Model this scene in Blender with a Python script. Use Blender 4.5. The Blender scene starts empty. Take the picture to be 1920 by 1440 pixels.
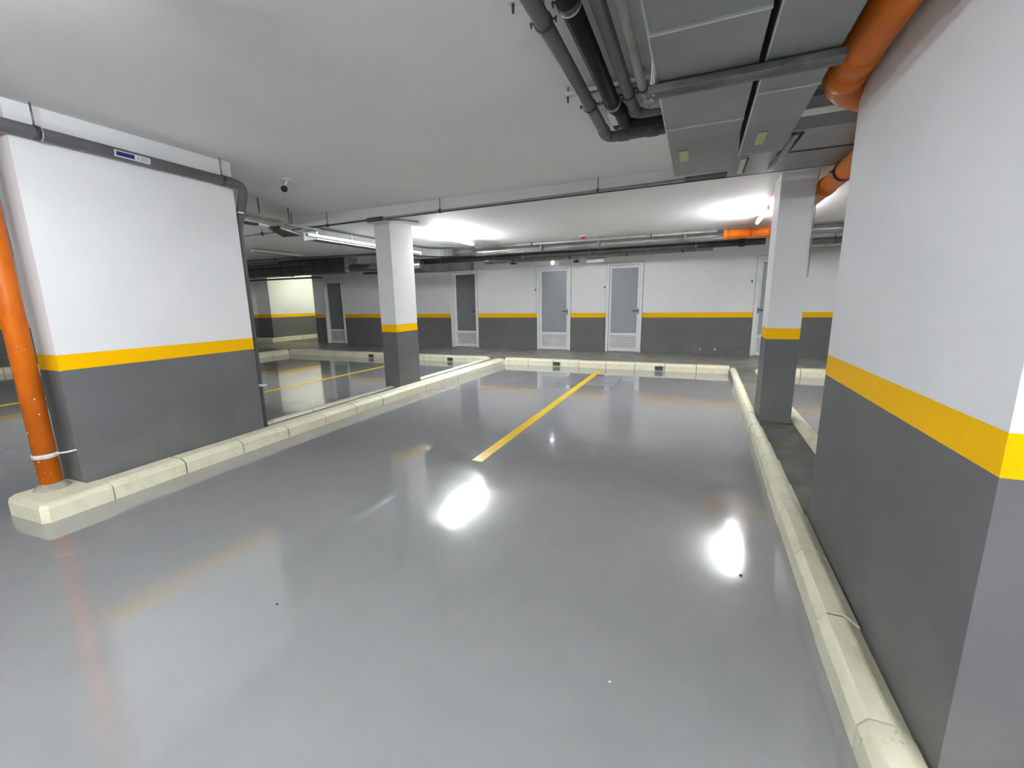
import bpy, bmesh, math, random
from mathutils import Vector, Matrix
random.seed(7)
S = bpy.context.scene
COL = S.collection
PI = math.pi

# ------------------------------------------------------------------ camera
YAW, PITCH, ROLL, FPX, HCAM = 0.404285988, 0.191094335, -0.0167469601, 803.193, 1.5
cy, sy, cp, sp = math.cos(YAW), math.sin(YAW), math.cos(PITCH), math.sin(PITCH)
fwd = Vector((-sy * cp, cy * cp, -sp))
rgt = Vector((cy, sy, 0))
upv = rgt.cross(fwd)
c_, s_ = math.cos(ROLL), math.sin(ROLL)
r2 = c_ * rgt + s_ * upv
u2 = -s_ * rgt + c_ * upv
cam_d = bpy.data.cameras.new('camera')
cam = bpy.data.objects.new('camera', cam_d)
COL.objects.link(cam)
M3 = Matrix((r2, u2, -fwd)).transposed()
cam.matrix_world = Matrix.Translation((0, 0, HCAM)) @ M3.to_4x4()
cam_d.sensor_fit = 'HORIZONTAL'
cam_d.sensor_width = 36.0
cam_d.lens = FPX / 1920 * 36.0
cam_d.clip_start = 0.03
cam_d.clip_end = 100
S.camera = cam

# ------------------------------------------------------------------ world, exposure
S.view_settings.view_transform = 'Standard'
S.view_settings.look = 'None'
S.view_settings.gamma = 1
S.view_settings.use_curve_mapping = False
S.view_settings.exposure = 2.85
W = bpy.data.worlds.new('world')
S.world = W
W.use_nodes = True
W.node_tree.nodes['Background'].inputs[0].default_value = (0.5, 0.52, 0.55, 1)
W.node_tree.nodes['Background'].inputs[1].default_value = 0.05
TUBE = 30.0                 # emission of the fluorescent tubes
TUBE_W = (0.93, 0.97, 1.0)
WARM_W = (0.97, 1.0, 0.78)

# ------------------------------------------------------------------ materials
def newmat(name):
    m = bpy.data.materials.new(name)
    m.use_nodes = True
    return m, m.node_tree.nodes, m.node_tree.links, m.node_tree.nodes['Principled BSDF']

def ramp(N, L, src, stops, interp='LINEAR'):
    r = N.new('ShaderNodeValToRGB')
    r.color_ramp.interpolation = interp
    e = r.color_ramp.elements
    while len(e) < len(stops):
        e.new(0.5)
    for i, (p, c) in enumerate(stops):
        e[i].position = p
        e[i].color = (*c, 1)
    L.new(src, r.inputs[0])
    return r.outputs[0]

def noise(N, L, scale, detail=4, rough=0.55, vec=None, scl=None):
    n = N.new('ShaderNodeTexNoise')
    n.inputs['Scale'].default_value = scale
    n.inputs['Detail'].default_value = detail
    n.inputs['Roughness'].default_value = rough
    if vec is None:
        g = N.new('ShaderNodeNewGeometry')
        vec = g.outputs['Position']
    if scl:
        mp = N.new('ShaderNodeMapping')
        mp.inputs['Scale'].default_value = scl
        L.new(vec, mp.inputs[0])
        vec = mp.outputs[0]
    L.new(vec, n.inputs['Vector'])
    return n.outputs['Fac']

def mix(N, L, fac, a, b):
    m = N.new('ShaderNodeMix')
    m.data_type = 'RGBA'
    for s, v in ((m.inputs[0], fac), (m.inputs[6], a), (m.inputs[7], b)):
        if isinstance(v, (int, float)):
            s.default_value = v
        elif isinstance(v, tuple):
            s.default_value = (*v, 1)
        else:
            L.new(v, s)
    return m.outputs[2]

def bump(N, L, P, h, strength, dist=0.01):
    b = N.new('ShaderNodeBump')
    b.inputs['Strength'].default_value = strength
    b.inputs['Distance'].default_value = dist
    L.new(h, b.inputs['Height'])
    L.new(b.outputs[0], P.inputs['Normal'])

def mottled(name, c0, c1, scale, rough, metal=0.0, bmp=0.0, bscale=60, lo=0.35, hi=0.65, spec=0.5):
    m, N, L, P = newmat(name)
    f = noise(N, L, scale)
    L.new(ramp(N, L, f, [(lo, c0), (hi, c1)]), P.inputs['Base Color'])
    P.inputs['Roughness'].default_value = rough
    P.inputs['Metallic'].default_value = metal
    P.inputs['Specular IOR Level'].default_value = spec
    if bmp:
        bump(N, L, P, noise(N, L, bscale, 6), bmp)
    return m

M = {}
# white upper wall, yellow stripe, charcoal dado: paint that changes with height
def paint():
    m, N, L, P = newmat('wall_paint')
    g = N.new('ShaderNodeNewGeometry')
    s = N.new('ShaderNodeSeparateXYZ')
    L.new(g.outputs['Position'], s.inputs[0])
    z = s.outputs[2]
    def gt(v):
        q = N.new('ShaderNodeMath'); q.operation = 'GREATER_THAN'
        L.new(z, q.inputs[0]); q.inputs[1].default_value = v
        return q.outputs[0]
    f = noise(N, L, 1.3, 5)
    white = ramp(N, L, f, [(0.3, (0.79, 0.80, 0.81)), (0.7, (0.84, 0.845, 0.855))])
    dark = ramp(N, L, noise(N, L, 2.2, 5), [(0.3, (0.150, 0.150, 0.153)), (0.7, (0.168, 0.168, 0.171))])
    # scuffed dust close to the foot of the walls
    dust = N.new('ShaderNodeMapRange')
    dust.inputs['From Min'].default_value = 0.14
    dust.inputs['From Max'].default_value = 0.62
    dust.inputs['To Min'].default_value = 1
    dust.inputs['To Max'].default_value = 0
    L.new(z, dust.inputs[0])
    nn = ramp(N, L, noise(N, L, 3.1, 3), [(0.42, (0, 0, 0)), (0.68, (1, 1, 1))])
    mm = N.new('ShaderNodeMath'); mm.operation = 'MULTIPLY'
    L.new(dust.outputs[0], mm.inputs[0]); L.new(nn, mm.inputs[1])
    m2 = N.new('ShaderNodeMath'); m2.operation = 'MULTIPLY'; m2.inputs[1].default_value = 0.45
    L.new(mm.outputs[0], m2.inputs[0])
    dark = mix(N, L, m2.outputs[0], dark, (0.25, 0.25, 0.21))
    c = mix(N, L, gt(1.035), dark, (1.0, 0.55, 0.0))
    c = mix(N, L, gt(1.155), c, white)
    L.new(c, P.inputs['Base Color'])
    P.inputs['Roughness'].default_value = 0.42
    P.inputs['Specular IOR Level'].default_value = 0.1
    bump(N, L, P, noise(N, L, 45, 6), 0.05)
    return m
M['paint'] = paint()
M['ceiling'] = mottled('ceiling_paint', (0.78, 0.78, 0.77), (0.83, 0.83, 0.82), 0.8, 0.7, bmp=0.12, bscale=22)

def epoxy():
    m, N, L, P = newmat('floor_epoxy')
    big = noise(N, L, 0.4, 2)
    fine = noise(N, L, 5, 6, 0.6)
    a = ramp(N, L, big, [(0.3, (0.282, 0.286, 0.292)), (0.7, (0.305, 0.307, 0.311))])
    b = ramp(N, L, fine, [(0.35, (0.965, 0.965, 0.965)), (0.7, (1.02, 1.02, 1.015))])
    mu = N.new('ShaderNodeMix'); mu.data_type = 'RGBA'; mu.blend_type = 'MULTIPLY'
    mu.inputs[0].default_value = 1
    L.new(a, mu.inputs[6]); L.new(b, mu.inputs[7])
    L.new(mu.outputs[2], P.inputs['Base Color'])
    L.new(ramp(N, L, noise(N, L, 1.7, 6, 0.65), [(0.35, (0.07,) * 3), (0.72, (0.17,) * 3)]), P.inputs['Roughness'])
    P.inputs['IOR'].default_value = 1.55
    P.inputs['Coat Weight'].default_value = 0.55
    P.inputs['Coat IOR'].default_value = 1.6
    P.inputs['Coat Roughness'].default_value = 0.012
    # gentle waves everywhere, fine trowel ripples only in some patches
    h1 = noise(N, L, 2.2, 2, 0.4, scl=(1, 0.5, 1))
    msk = ramp(N, L, noise(N, L, 0.9, 2), [(0.50, (0, 0, 0)), (0.62, (1, 1, 1))])
    h2 = noise(N, L, 16, 3, 0.6, scl=(1.0, 0.45, 1))
    mm = N.new('ShaderNodeMath'); mm.operation = 'MULTIPLY'
    L.new(msk, mm.inputs[0]); L.new(h2, mm.inputs[1])
    m3 = N.new('ShaderNodeMath'); m3.operation = 'MULTIPLY_ADD'; m3.inputs[1].default_value = 0.10
    L.new(mm.outputs[0], m3.inputs[0]); L.new(h1, m3.inputs[2])
    bump(N, L, P, m3.outputs[0], 0.014, 0.05)
    cb = N.new('ShaderNodeBump'); cb.inputs['Strength'].default_value = 0.02; cb.inputs['Distance'].default_value = 0.02
    L.new(mm.outputs[0], cb.inputs['Height']); L.new(cb.outputs[0], P.inputs['Coat Normal'])
    return m
M['floor'] = epoxy()

def cement():
    m, N, L, P = newmat('rough_cement')
    f = noise(N, L, 3.5, 7, 0.65)
    c = ramp(N, L, f, [(0.3, (0.085, 0.088, 0.075)), (0.5, (0.15, 0.152, 0.135)), (0.72, (0.24, 0.235, 0.205))])
    L.new(c, P.inputs['Base Color'])
    P.inputs['Roughness'].default_value = 0.42
    h = noise(N, L, 6, 6, 0.6, scl=(0.6, 3.2, 1))
    bump(N, L, P, h, 0.55, 0.03)
    return m
M['cement'] = cement()

def kerbm():
    m, N, L, P = newmat('cast_kerb')
    g = N.new('ShaderNodeObjectInfo')
    c = ramp(N, L, noise(N, L, 7, 7, 0.7), [(0.28, (0.58, 0.56, 0.38)), (0.45, (0.79, 0.765, 0.57)), (0.75, (0.88, 0.865, 0.70))])
    spots = ramp(N, L, noise(N, L, 16, 3, 0.5), [(0.70, (0, 0, 0)), (0.76, (1, 1, 1))])
    c = mix(N, L, spots, c, (0.55, 0.46, 0.3))
    rnd = N.new('ShaderNodeMath'); rnd.operation = 'MULTIPLY'; rnd.inputs[1].default_value = 0.4
    L.new(g.outputs['Random'], rnd.inputs[0])
    c = mix(N, L, rnd.outputs[0], c, (0.84, 0.80, 0.60))
    L.new(c, P.inputs['Base Color'])
    P.inputs['Roughness'].default_value = 0.5
    bump(N, L, P, noise(N, L, 30, 6, 0.65), 0.25)
    return m
M['kerb'] = kerbm()
M['grout'] = mottled('grout', (0.13, 0.125, 0.10), (0.2, 0.19, 0.15), 12, 0.8, bmp=0.2)
M['joint'] = mottled('dark_joint', (0.09, 0.085, 0.065), (0.15, 0.14, 0.11), 14, 0.9)
M['line'] = mottled('line_paint', (0.86, 0.56, 0.01), (0.95, 0.64, 0.02), 9, 0.25)
M['orange'] = mottled('orange_plastic', (0.58, 0.125, 0.005), (0.70, 0.17, 0.008), 4, 0.4, spec=0.25)
M['orange_mark'] = mottled('splash', (0.7, 0.55, 0.42), (0.8, 0.7, 0.6), 4, 0.5)
M['grey_pipe'] = mottled('grey_plastic', (0.115, 0.118, 0.12), (0.16, 0.163, 0.165), 3, 0.5, spec=0.35)
M['black_pipe'] = mottled('black_plastic', (0.012, 0.012, 0.013), (0.018, 0.018, 0.02), 3, 0.6, spec=0.2)
M['pale_pipe'] = mottled('pale_dusty_plastic', (0.28, 0.275, 0.25), (0.40, 0.39, 0.36), 8, 0.5)
M['duct'] = mottled('galvanised_sheet', (0.26, 0.275, 0.27), (0.33, 0.345, 0.34), 1.6, 0.5, metal=0.35)
M['flange'] = mottled('flange_steel', (0.55, 0.56, 0.55), (0.68, 0.69, 0.68), 6, 0.35, metal=0.7)
M['trunk'] = mottled('dark_lagging', (0.055, 0.056, 0.058), (0.085, 0.086, 0.088), 3, 0.55)
M['walk'] = mottled('walkway_cement', (0.20, 0.195, 0.17), (0.33, 0.325, 0.29), 2.6, 0.4, bmp=0.35, bscale=9)
M['mortar'] = mottled('pale_mortar', (0.32, 0.31, 0.26), (0.46, 0.45, 0.38), 12, 0.8, bmp=0.2)
M['strut'] = mottled('dull_zinc', (0.10, 0.105, 0.105), (0.16, 0.165, 0.165), 10, 0.45, metal=0.4)
M['silver'] = mottled('silver_duct', (0.36, 0.37, 0.38), (0.50, 0.51, 0.52), 2.5, 0.2, metal=0.9, bmp=0.15, bscale=9)
M['steel'] = mottled('zinc_steel', (0.19, 0.195, 0.195), (0.28, 0.285, 0.285), 10, 0.42, metal=0.6)
M['dark_steel'] = mottled('dark_steel', (0.05, 0.05, 0.052), (0.09, 0.09, 0.092), 10, 0.5, metal=0.3)
M['white'] = mottled('white_plastic', (0.78, 0.79, 0.80), (0.84, 0.84, 0.85), 5, 0.4)
M['clamp_white'] = mottled('painted_clamp', (0.6, 0.58, 0.54), (0.78, 0.77, 0.74), 20, 0.6)
M['rubber'] = mottled('black_rubber', (0.01, 0.01, 0.01), (0.018, 0.018, 0.018), 5, 0.55)
M['lens'] = mottled('black_glass', (0.004, 0.004, 0.005), (0.008, 0.008, 0.01), 5, 0.15)
M['red'] = mottled('red_plastic', (0.5, 0.01, 0.01), (0.62, 0.015, 0.015), 5, 0.3)
M['blue'] = mottled('blue_print', (0.012, 0.02, 0.17), (0.016, 0.028, 0.2), 5, 0.35)
M['pale_print'] = mottled('pale_print', (0.42, 0.45, 0.56), (0.5, 0.53, 0.62), 5, 0.35)
M['yellow_card'] = mottled('yellow_card', (0.52, 0.52, 0.20), (0.62, 0.62, 0.32), 30, 0.6)
M['alu'] = mottled('white_aluminium', (0.80, 0.81, 0.82), (0.86, 0.865, 0.875), 5, 0.35)
M['pane'] = mottled('frosted_pane', (0.31, 0.34, 0.375), (0.37, 0.39, 0.42), 0.9, 0.3)
M['pane_dark'] = mottled('grey_pane', (0.17, 0.175, 0.18), (0.21, 0.215, 0.22), 0.9, 0.35)
M['slat'] = mottled('grey_slat', (0.52, 0.52, 0.51), (0.62, 0.62, 0.61), 4, 0.4)
M['hatch'] = mottled('coated_hatch', (0.225, 0.232, 0.245), (0.27, 0.275, 0.285), 3, 0.14)
def emit(name, col, st):
    m, N, L, P = newmat(name)
    P.inputs['Emission Color'].default_value = (*col, 1)
    P.inputs['Emission Strength'].default_value = st
    P.inputs['Base Color'].default_value = (0.8, 0.8, 0.8, 1)
    return m
M['tube'] = emit('lit_tube', TUBE_W, TUBE)
M['tube_far'] = emit('lit_far_tube', TUBE_W, TUBE * 1.65)
M['tube_near'] = emit('lit_near_tube', TUBE_W, TUBE * 0.56)
M['tube_added'] = emit('lit_added_tube', TUBE_W, TUBE * 0.55)
M['tube_lane'] = emit('lit_lane_tube', TUBE_W, TUBE * 1.85)
M['tube_warm'] = emit('lit_warm_tube', WARM_W, TUBE * 0.40)
M['lit_small'] = emit('lit_indicator', (0.95, 0.98, 1), 3.0)

# ------------------------------------------------------------------ mesh builder
class MB:
    def __init__(s): s.v = []; s.f = []; s.sm = []
    def add(s, vs, fs, smooth=False):
        o = len(s.v); s.v += [tuple(v) for v in vs]
        s.f += [tuple(i + o for i in f) for f in fs]; s.sm += [smooth] * len(fs)
        return s
    def box(s, x0, x1, y0, y1, z0, z1):
        vs = [(x, y, z) for z in (z0, z1) for y in (y0, y1) for x in (x0, x1)]
        return s.add(vs, [(0, 2, 3, 1), (4, 5, 7, 6), (0, 1, 5, 4), (2, 6, 7, 3), (0, 4, 6, 2), (1, 3, 7, 5)])
    def prism(s, pts, axis, a, b):
        """closed polygon pts extruded along an axis; pts are given in the two other axes"""
        n = len(pts)
        def P(p, t):
            return {'x': (t, p[0], p[1]), 'y': (p[0], t, p[1]), 'z': (p[0], p[1], t)}[axis]
        vs = [P(p, a) for p in pts] + [P(p, b) for p in pts]
        fs = [tuple(range(n)), tuple(range(2 * n - 1, n - 1, -1))] + [(i, i + n, (i + 1) % n + n, (i + 1) % n) for i in range(n)]
        return s.add(vs, fs)
    def tube(s, path, r, n=16, cap=True, fillet=0.0, radii=None):
        pts = [Vector(p) for p in path]
        if fillet:
            q = [pts[0]]
            for i in range(1, len(pts) - 1):
                a, b, c = pts[i - 1], pts[i], pts[i + 1]
                d0 = (a - b).normalized(); d1 = (c - b).normalized()
                f = min(fillet, (a - b).length * .49, (c - b).length * .49)
                for k in range(7):
                    t = k / 6
                    q.append((b + d0 * f) * (1 - t) ** 2 + b * 2 * t * (1 - t) + (b + d1 * f) * t * t)
            q.append(pts[-1]); pts = q
        T = []
        for i in range(len(pts)):
            a = pts[max(i - 1, 0)]; b = pts[min(i + 1, len(pts) - 1)]
            T.append((b - a).normalized())
        ref = Vector((0, 0, 1)) if abs(T[0].z) < .9 else Vector((1, 0, 0))
        nrm = (ref - T[0] * ref.dot(T[0])).normalized()
        vs = []
        for i, p in enumerate(pts):
            nrm = (nrm - T[i] * nrm.dot(T[i])).normalized()
            bn = T[i].cross(nrm)
            rr = radii[i] if radii else r
            for k in range(n):
                a = 2 * PI * k / n
                vs.append(p + (nrm * math.cos(a) + bn * math.sin(a)) * rr)
        fs = []
        m = len(pts)
        for i in range(m - 1):
            for k in range(n):
                fs.append((i * n + k, i * n + (k + 1) % n, (i + 1) * n + (k + 1) % n, (i + 1) * n + k))
        s.add(vs, fs, True)
        if cap:
            o = len(s.v) - len(vs)
            s.f.append(tuple(o + k for k in range(n - 1, -1, -1))); s.sm.append(False)
            s.f.append(tuple(o + (m - 1) * n + k for k in range(n))); s.sm.append(False)
        return s
    def sphere(s, c, r, n=12, sc=(1, 1, 1)):
        vs = []; fs = []
        for i in range(n // 2 + 1):
            t = PI * i / (n // 2)
            for k in range(n):
                a = 2 * PI * k / n
                vs.append((c[0] + r * sc[0] * math.sin(t) * math.cos(a), c[1] + r * sc[1] * math.sin(t) * math.sin(a), c[2] + r * sc[2] * math.cos(t)))
        for i in range(n // 2):
            for k in range(n):
                fs.append((i * n + k, (i + 1) * n + k, (i + 1) * n + (k + 1) % n, i * n + (k + 1) % n))
        return s.add(vs, fs, True)
    def mesh(s, name, mat):
        me = bpy.data.meshes.new(name)
        me.from_pydata(s.v, [], s.f)
        bm = bmesh.new(); bm.from_mesh(me)
        if any(s.sm): bmesh.ops.remove_doubles(bm, verts=bm.verts, dist=1e-6)
        bmesh.ops.recalc_face_normals(bm, faces=bm.faces)
        bm.to_mesh(me); bm.free()
        if len(me.polygons) == len(s.sm):
            for p, q in zip(me.polygons, s.sm): p.use_smooth = q
        else:
            for p in me.polygons: p.use_smooth = len(p.vertices) <= 4
        me.materials.append(M[mat] if isinstance(mat, str) else mat)
        return me
    def obj(s, name, mat, parent=None, loc=(0, 0, 0), bevel=0):
        o = bpy.data.objects.new(name, s.mesh(name, mat))
        COL.objects.link(o)
        put(o, parent, loc)
        if bevel:
            b = o.modifiers.new('bevel', 'BEVEL'); b.width = bevel; b.segments = 2; b.limit_method = 'ANGLE'
        return o

def put(o, parent, loc=(0, 0, 0)):
    """vertices are given in world space: bring them back to the thing's own origin"""
    if parent:
        o.parent = parent
        base = Vector((0, 0, 0)); p = parent
        while p:
            base += p.location; p = p.parent
        o.location = Vector(loc) - base
    else:
        o.location = loc

def tag(o, label=None, cat=None, group=None, kind=None):
    if label: o['label'] = label
    if cat: o['category'] = cat
    if group: o['group'] = group
    if kind: o['kind'] = kind
    return o

def thing(name, label, cat, loc=(0, 0, 0), group=None):
    e = bpy.data.objects.new(name, None)
    COL.objects.link(e)
    e.empty_display_size = 0.1
    e.location = loc
    return tag(e, label, cat, group)

def struct(name, mb, mat, bevel=0, label=None):
    o = mb.obj(name, mat, bevel=bevel)
    return tag(o, label, None, None, 'structure')

def tri(t, pts):
    """piecewise linear"""
    if t <= pts[0][0]: return pts[0][1]
    for (a, va), (b, vb) in zip(pts, pts[1:]):
        if t <= b: return va + (vb - va) * (t - a) / (b - a)
    return pts[-1][1]

ZC, ZL, YS, XS = 2.915, 2.77, 5.48, -6.55     # upper ceiling, lower ceiling, step lines
HK = 0.14                                      # kerb height
YB = 11.5                                      # back wall

# ------------------------------------------------------------------ shell
struct('floor', MB().box(-15.6, 9.2, -7.2, 15.2, -0.25, 0), 'floor', label='glossy grey epoxy garage floor')
struct('ceiling', MB().box(-15.6, 9.2, -7.2, 15.2, ZC, 3.15), 'ceiling', label='painted grey white ceiling')
struct('ceiling_step', MB().box(XS, 9.2, YS, 15.2, ZL, ZC), 'ceiling', label='lower part of the ceiling beyond the step')
struct('ceiling_side', MB().box(-15.6, XS, -7.2, 15.2, ZL, ZC), 'ceiling')

doors = [(-12.0, -11.13, 2.33), (-6.90, -5.98, 2.43), (-4.11, -3.15, 2.41), (-2.19, -1.28, 2.41), (1.22, 2.14, 2.41)]
wb = MB()
x = -12.5
for a, b, h in doors:
    wb.box(x, a, YB, YB + .22, 0, ZL)
    wb.box(a, b, YB, YB + .22, h, ZL)
    wb.box(a, b, YB, YB + .22, 0, .13)
    x = b
wb.box(x, 9.2, YB, YB + .22, 0, ZL)
struct('wall_back', wb, 'paint', label='white back wall with yellow stripe and charcoal dado')
struct('wall_alcove', MB().box(-12.5, -12.28, YB + .22, 15.2, 0, ZL), 'paint')
struct('wall_alcove_end', MB().box(-14.65, -12.28, 15.0, 15.2, 0, ZL), 'paint')
struct('wall_passage', MB().box(-15.6, -14.65, YB - .07, 15.2, 0, ZL), 'paint', label='brightly lit white wall of the passage beyond')
struct('wall_far_left', MB().box(-15.6, -15.35, -7.2, YB - .07, 0, ZL), 'paint')
struct('wall_far_right', MB().box(9.0, 9.2, -7.2, YB, 0, ZC), 'paint')
struct('wall_front', MB().box(-15.35, 9.0, -7.2, -7.0, 0, ZC), 'paint')
struct('wall_left', MB().box(-4.72, -4.42, 1.61, 3.19, 0, ZC), 'paint', label='white wall block with yellow stripe and charcoal dado on the island')
struct('wall_right', MB().box(.74, 1.08, 1.435, 3.085, 0, ZC), 'paint', label='big white wall block with yellow stripe and charcoal dado')

def column(x0, x1, y0, y1, label):
    e = thing('column', label, 'column', ((x0 + x1) / 2, (y0 + y1) / 2, .08))
    MB().box(x0, x1, y0, y1, .08, ZL + .0).obj('column_shaft', 'paint', e, bevel=.004)
    MB().box(x0 - .012, x1 + .012, y0 - .012, y1 + .012, .08, .105).obj('mortar_bed', 'grout', e, bevel=.006)
    return e
column(-4.76, -4.46, 5.70, 6.28, 'slim striped column between the two kerbs of the island beside the long white wall block')
column(.74, 1.06, 5.56, 5.98, 'striped column on the narrow cement island next to the big wall block under the ducts')

# raised cement fills: walkway and islands
def rough_slab(name, x0, x1, y0, y1, z, nx, ny, amp=.006, mat='cement'):
    m = MB()
    vs = []; fs = []
    for j in range(ny + 1):
        for i in range(nx + 1):
            px = x0 + (x1 - x0) * i / nx; py = y0 + (y1 - y0) * j / ny
            vs.append((px, py, z + (random.uniform(-amp, amp) if 0 < i < nx and 0 < j < ny else 0)))
    for j in range(ny):
        for i in range(nx):
            a = j * (nx + 1) + i
            fs.append((a, a + 1, a + nx + 2, a + nx + 1))
    n = len(vs)
    b = [(0, 0), (nx, 0), (nx, ny), (0, ny)]
    m.add(vs, fs)
    m.box(x0, x1, y0, y1, 0.0, z - amp - .001)
    return struct(name, m, mat)
rough_slab('floor_walkway', -15.35, 9.0, 9.57, YB + .1, .135, 90, 8, .003, 'walk')
rough_slab('floor_passage', -14.65, -12.5, YB + .1, 15.0, .135, 6, 10, .003)
rough_slab('floor_island', -4.58, -4.40, 1.62, 9.57, .118, 4, 60, .003, 'walk')
rough_slab('floor_strip', .66, 1.09, 1.36, 9.57, .082, 9, 90, .006)

# ------------------------------------------------------------------ kerbs: each cast block a part
def block_mesh(L, w, h, prof=0, mat='kerb', name='kerb_block', g=.0055):
    if prof == 0:      # sloped front shoulder, flat top
        P = [(0, 0), (0, h - .038), (.008, h - .03), (.055, h - .003), (.068, h), (w - .008, h), (w, h - .008), (w, 0)]
    elif prof == 1:    # shoulders both sides
        P = [(0, 0), (0, h - .042), (.022, h - .008), (.03, h), (w - .062, h), (w - .05, h - .004), (w - .002, h - .04), (w, h - .05), (w, 0)]
    else:
        P = [(0, 0), (0, h - .014), (.012, h), (w - .012, h), (w, h - .014), (w, 0)]
    return MB().prism(P, 'y', g, L - g).mesh(name, mat)
_bm = {}
def kerb(label, side, pts, w, h, L0=.55, prof=0, flip=False, wf=None):
    """pts: foot line of the exposed face, [(t, offset)] measured along y (side 'y') or x (side 'x')"""
    t0, t1 = pts[0][0], pts[-1][0]
    n = max(1, round((t1 - t0) / L0)); L = (t1 - t0) / n
    tm = t0 + (t1 - t0) / 2
    loc = (tri(tm, pts), tm, 0) if side == 'y' else (tm, tri(tm, pts), 0)
    e = thing('kerb', label, 'kerb', loc)
    key = (round(L, 3), w, h, prof)
    if key not in _bm: _bm[key] = block_mesh(L, w, h, prof)
    me = _bm[key]
    if ('j', w, h, prof) not in _bm: _bm['j', w, h, prof] = block_mesh(.0062, w - .012, h, prof, 'joint', 'mortar_joint', -.0056)
    jm = _bm['j', w, h, prof]
    for i in range(n):
        a, b = t0 + i * L, t0 + (i + 1) * L
        oa, ob = tri(a, pts), tri(b, pts)
        o = bpy.data.objects.new('kerb_block', me); COL.objects.link(o); o.parent = e
        j = random.uniform(-.003, .003); jz = random.uniform(-.004, .002)
        sc = (wf(a + L / 2) / w) if wf else 1
        if side == 'y':
            ang = -math.atan2(ob - oa, b - a)
            p = Vector((oa + j, a, jz))
            if flip:
                o.scale = (-1, 1, 1)
            o.scale.x *= sc
            o.rotation_euler.z = ang
        else:
            ang = math.atan2(ob - oa, b - a)
            p = Vector((a, oa + j, jz))
            # local y -> +x, local x -> +y (mirrored)
            if flip: o.scale = (1, 1, 1); o.rotation_euler.z = -PI / 2 + ang
            else: o.scale = (-1, 1, 1); o.rotation_euler.z = -PI / 2 + ang
        o.location = p - Vector(loc)
        if i:
            q = bpy.data.objects.new('mortar_joint', jm); COL.objects.link(q); q.parent = e
            q.rotation_euler = o.rotation_euler; q.scale = o.scale
            inset = .006 * (1 if (side == 'y' and not flip) or side == 'x' else -1)
            q.location = p - Vector(loc) + (Vector((inset, 0, -.006)) if side == 'y' else Vector((0, .006, -.006)))
    return e

kL = [(1.68, -4.165), (2.2, -4.20), (2.85, -4.215), (3.9, -4.24), (4.6, -4.25), (9.43, -4.215)]
k1 = kerb('cream kerb running past the foot of the long striped wall block', 'y', kL, .20, HK, .553, 0, True)
# L-shaped end piece at the near end of that kerb, under the orange riser
bm = bmesh.new()
foot = [(-4.165, 1.675), (-4.150, 1.30), (-4.185, 1.262), (-4.60, 1.245), (-4.665, 1.30), (-4.68, 1.60), (-4.365, 1.605), (-4.365, 1.675)]
vsb = [bm.verts.new((p[0], p[1], 0)) for p in foot]
vst = [bm.verts.new((p[0], p[1], HK)) for p in foot]
nf = len(foot)
bm.faces.new(vsb); bm.faces.new(vst[::-1])
for i in range(nf):
    bm.faces.new((vsb[i], vst[i], vst[(i + 1) % nf], vsb[(i + 1) % nf]))
bmesh.ops.recalc_face_normals(bm, faces=bm.faces)
bm.edges.ensure_lookup_table()
ed = [e for e in bm.edges if all(v.co.z > .1 for v in e.verts) and (e.verts[0].co.y + e.verts[1].co.y < 2.99)]
bmesh.ops.bevel(bm, geom=ed, offset=.038, segments=2, affect='EDGES', profile=.6)
me = bpy.data.meshes.new('kerb_end_block'); bm.to_mesh(me); bm.free(); me.materials.append(M['kerb'])
o = bpy.data.objects.new('kerb_end_block', me); COL.objects.link(o); put(o, k1)
MB().prism([(-4.10, 1.19), (-4.14, 1.685), (-4.10, 1.685), (-4.075, 1.2)], 'z', 0, .004)
kLL = [(1.62, -4.68), (9.43, -4.70)]
kerb('narrow pale kerb along the far side of the same island', 'y', kLL, .11, HK - .004, .6, 2, False)

kR = [(1.0, .572), (2.2, .572), (2.93, .580), (4.15, .602), (6.35, .636), (9.41, .680)]
kerb('worn cream kerb passing the big wall block down to the bottom of the picture', 'y', kR, .155, HK, .53, 1, False, lambda t: .155 if t < 3.1 else max(.115, .155 - .02 * (t - 3.1)))
kRR = [(3.2, 1.20), (9.41, 1.235)]
kerb('cream kerb on the far side of the narrow cement island by the column', 'y', kRR, .13, HK, .55, 1, True)

def drain(x, y, parent):
    f = MB()
    f.box(x - .082, x + .082, y - .006, y + .002, .018, .030).box(x - .082, x + .082, y - .006, y + .002, .094, .106)
    f.box(x - .082, x - .070, y - .006, y + .002, .030, .094).box(x + .070, x + .082, y - .006, y + .002, .030, .094)
    fr = f.obj('drain_frame', 'grout', parent)
    MB().box(x - .07, x + .07, y - .003, y + .002, .030, .094).obj('drain_mouth_shade', 'dark_steel', fr)  # flat dark plate in place of the shade inside the opening

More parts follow.
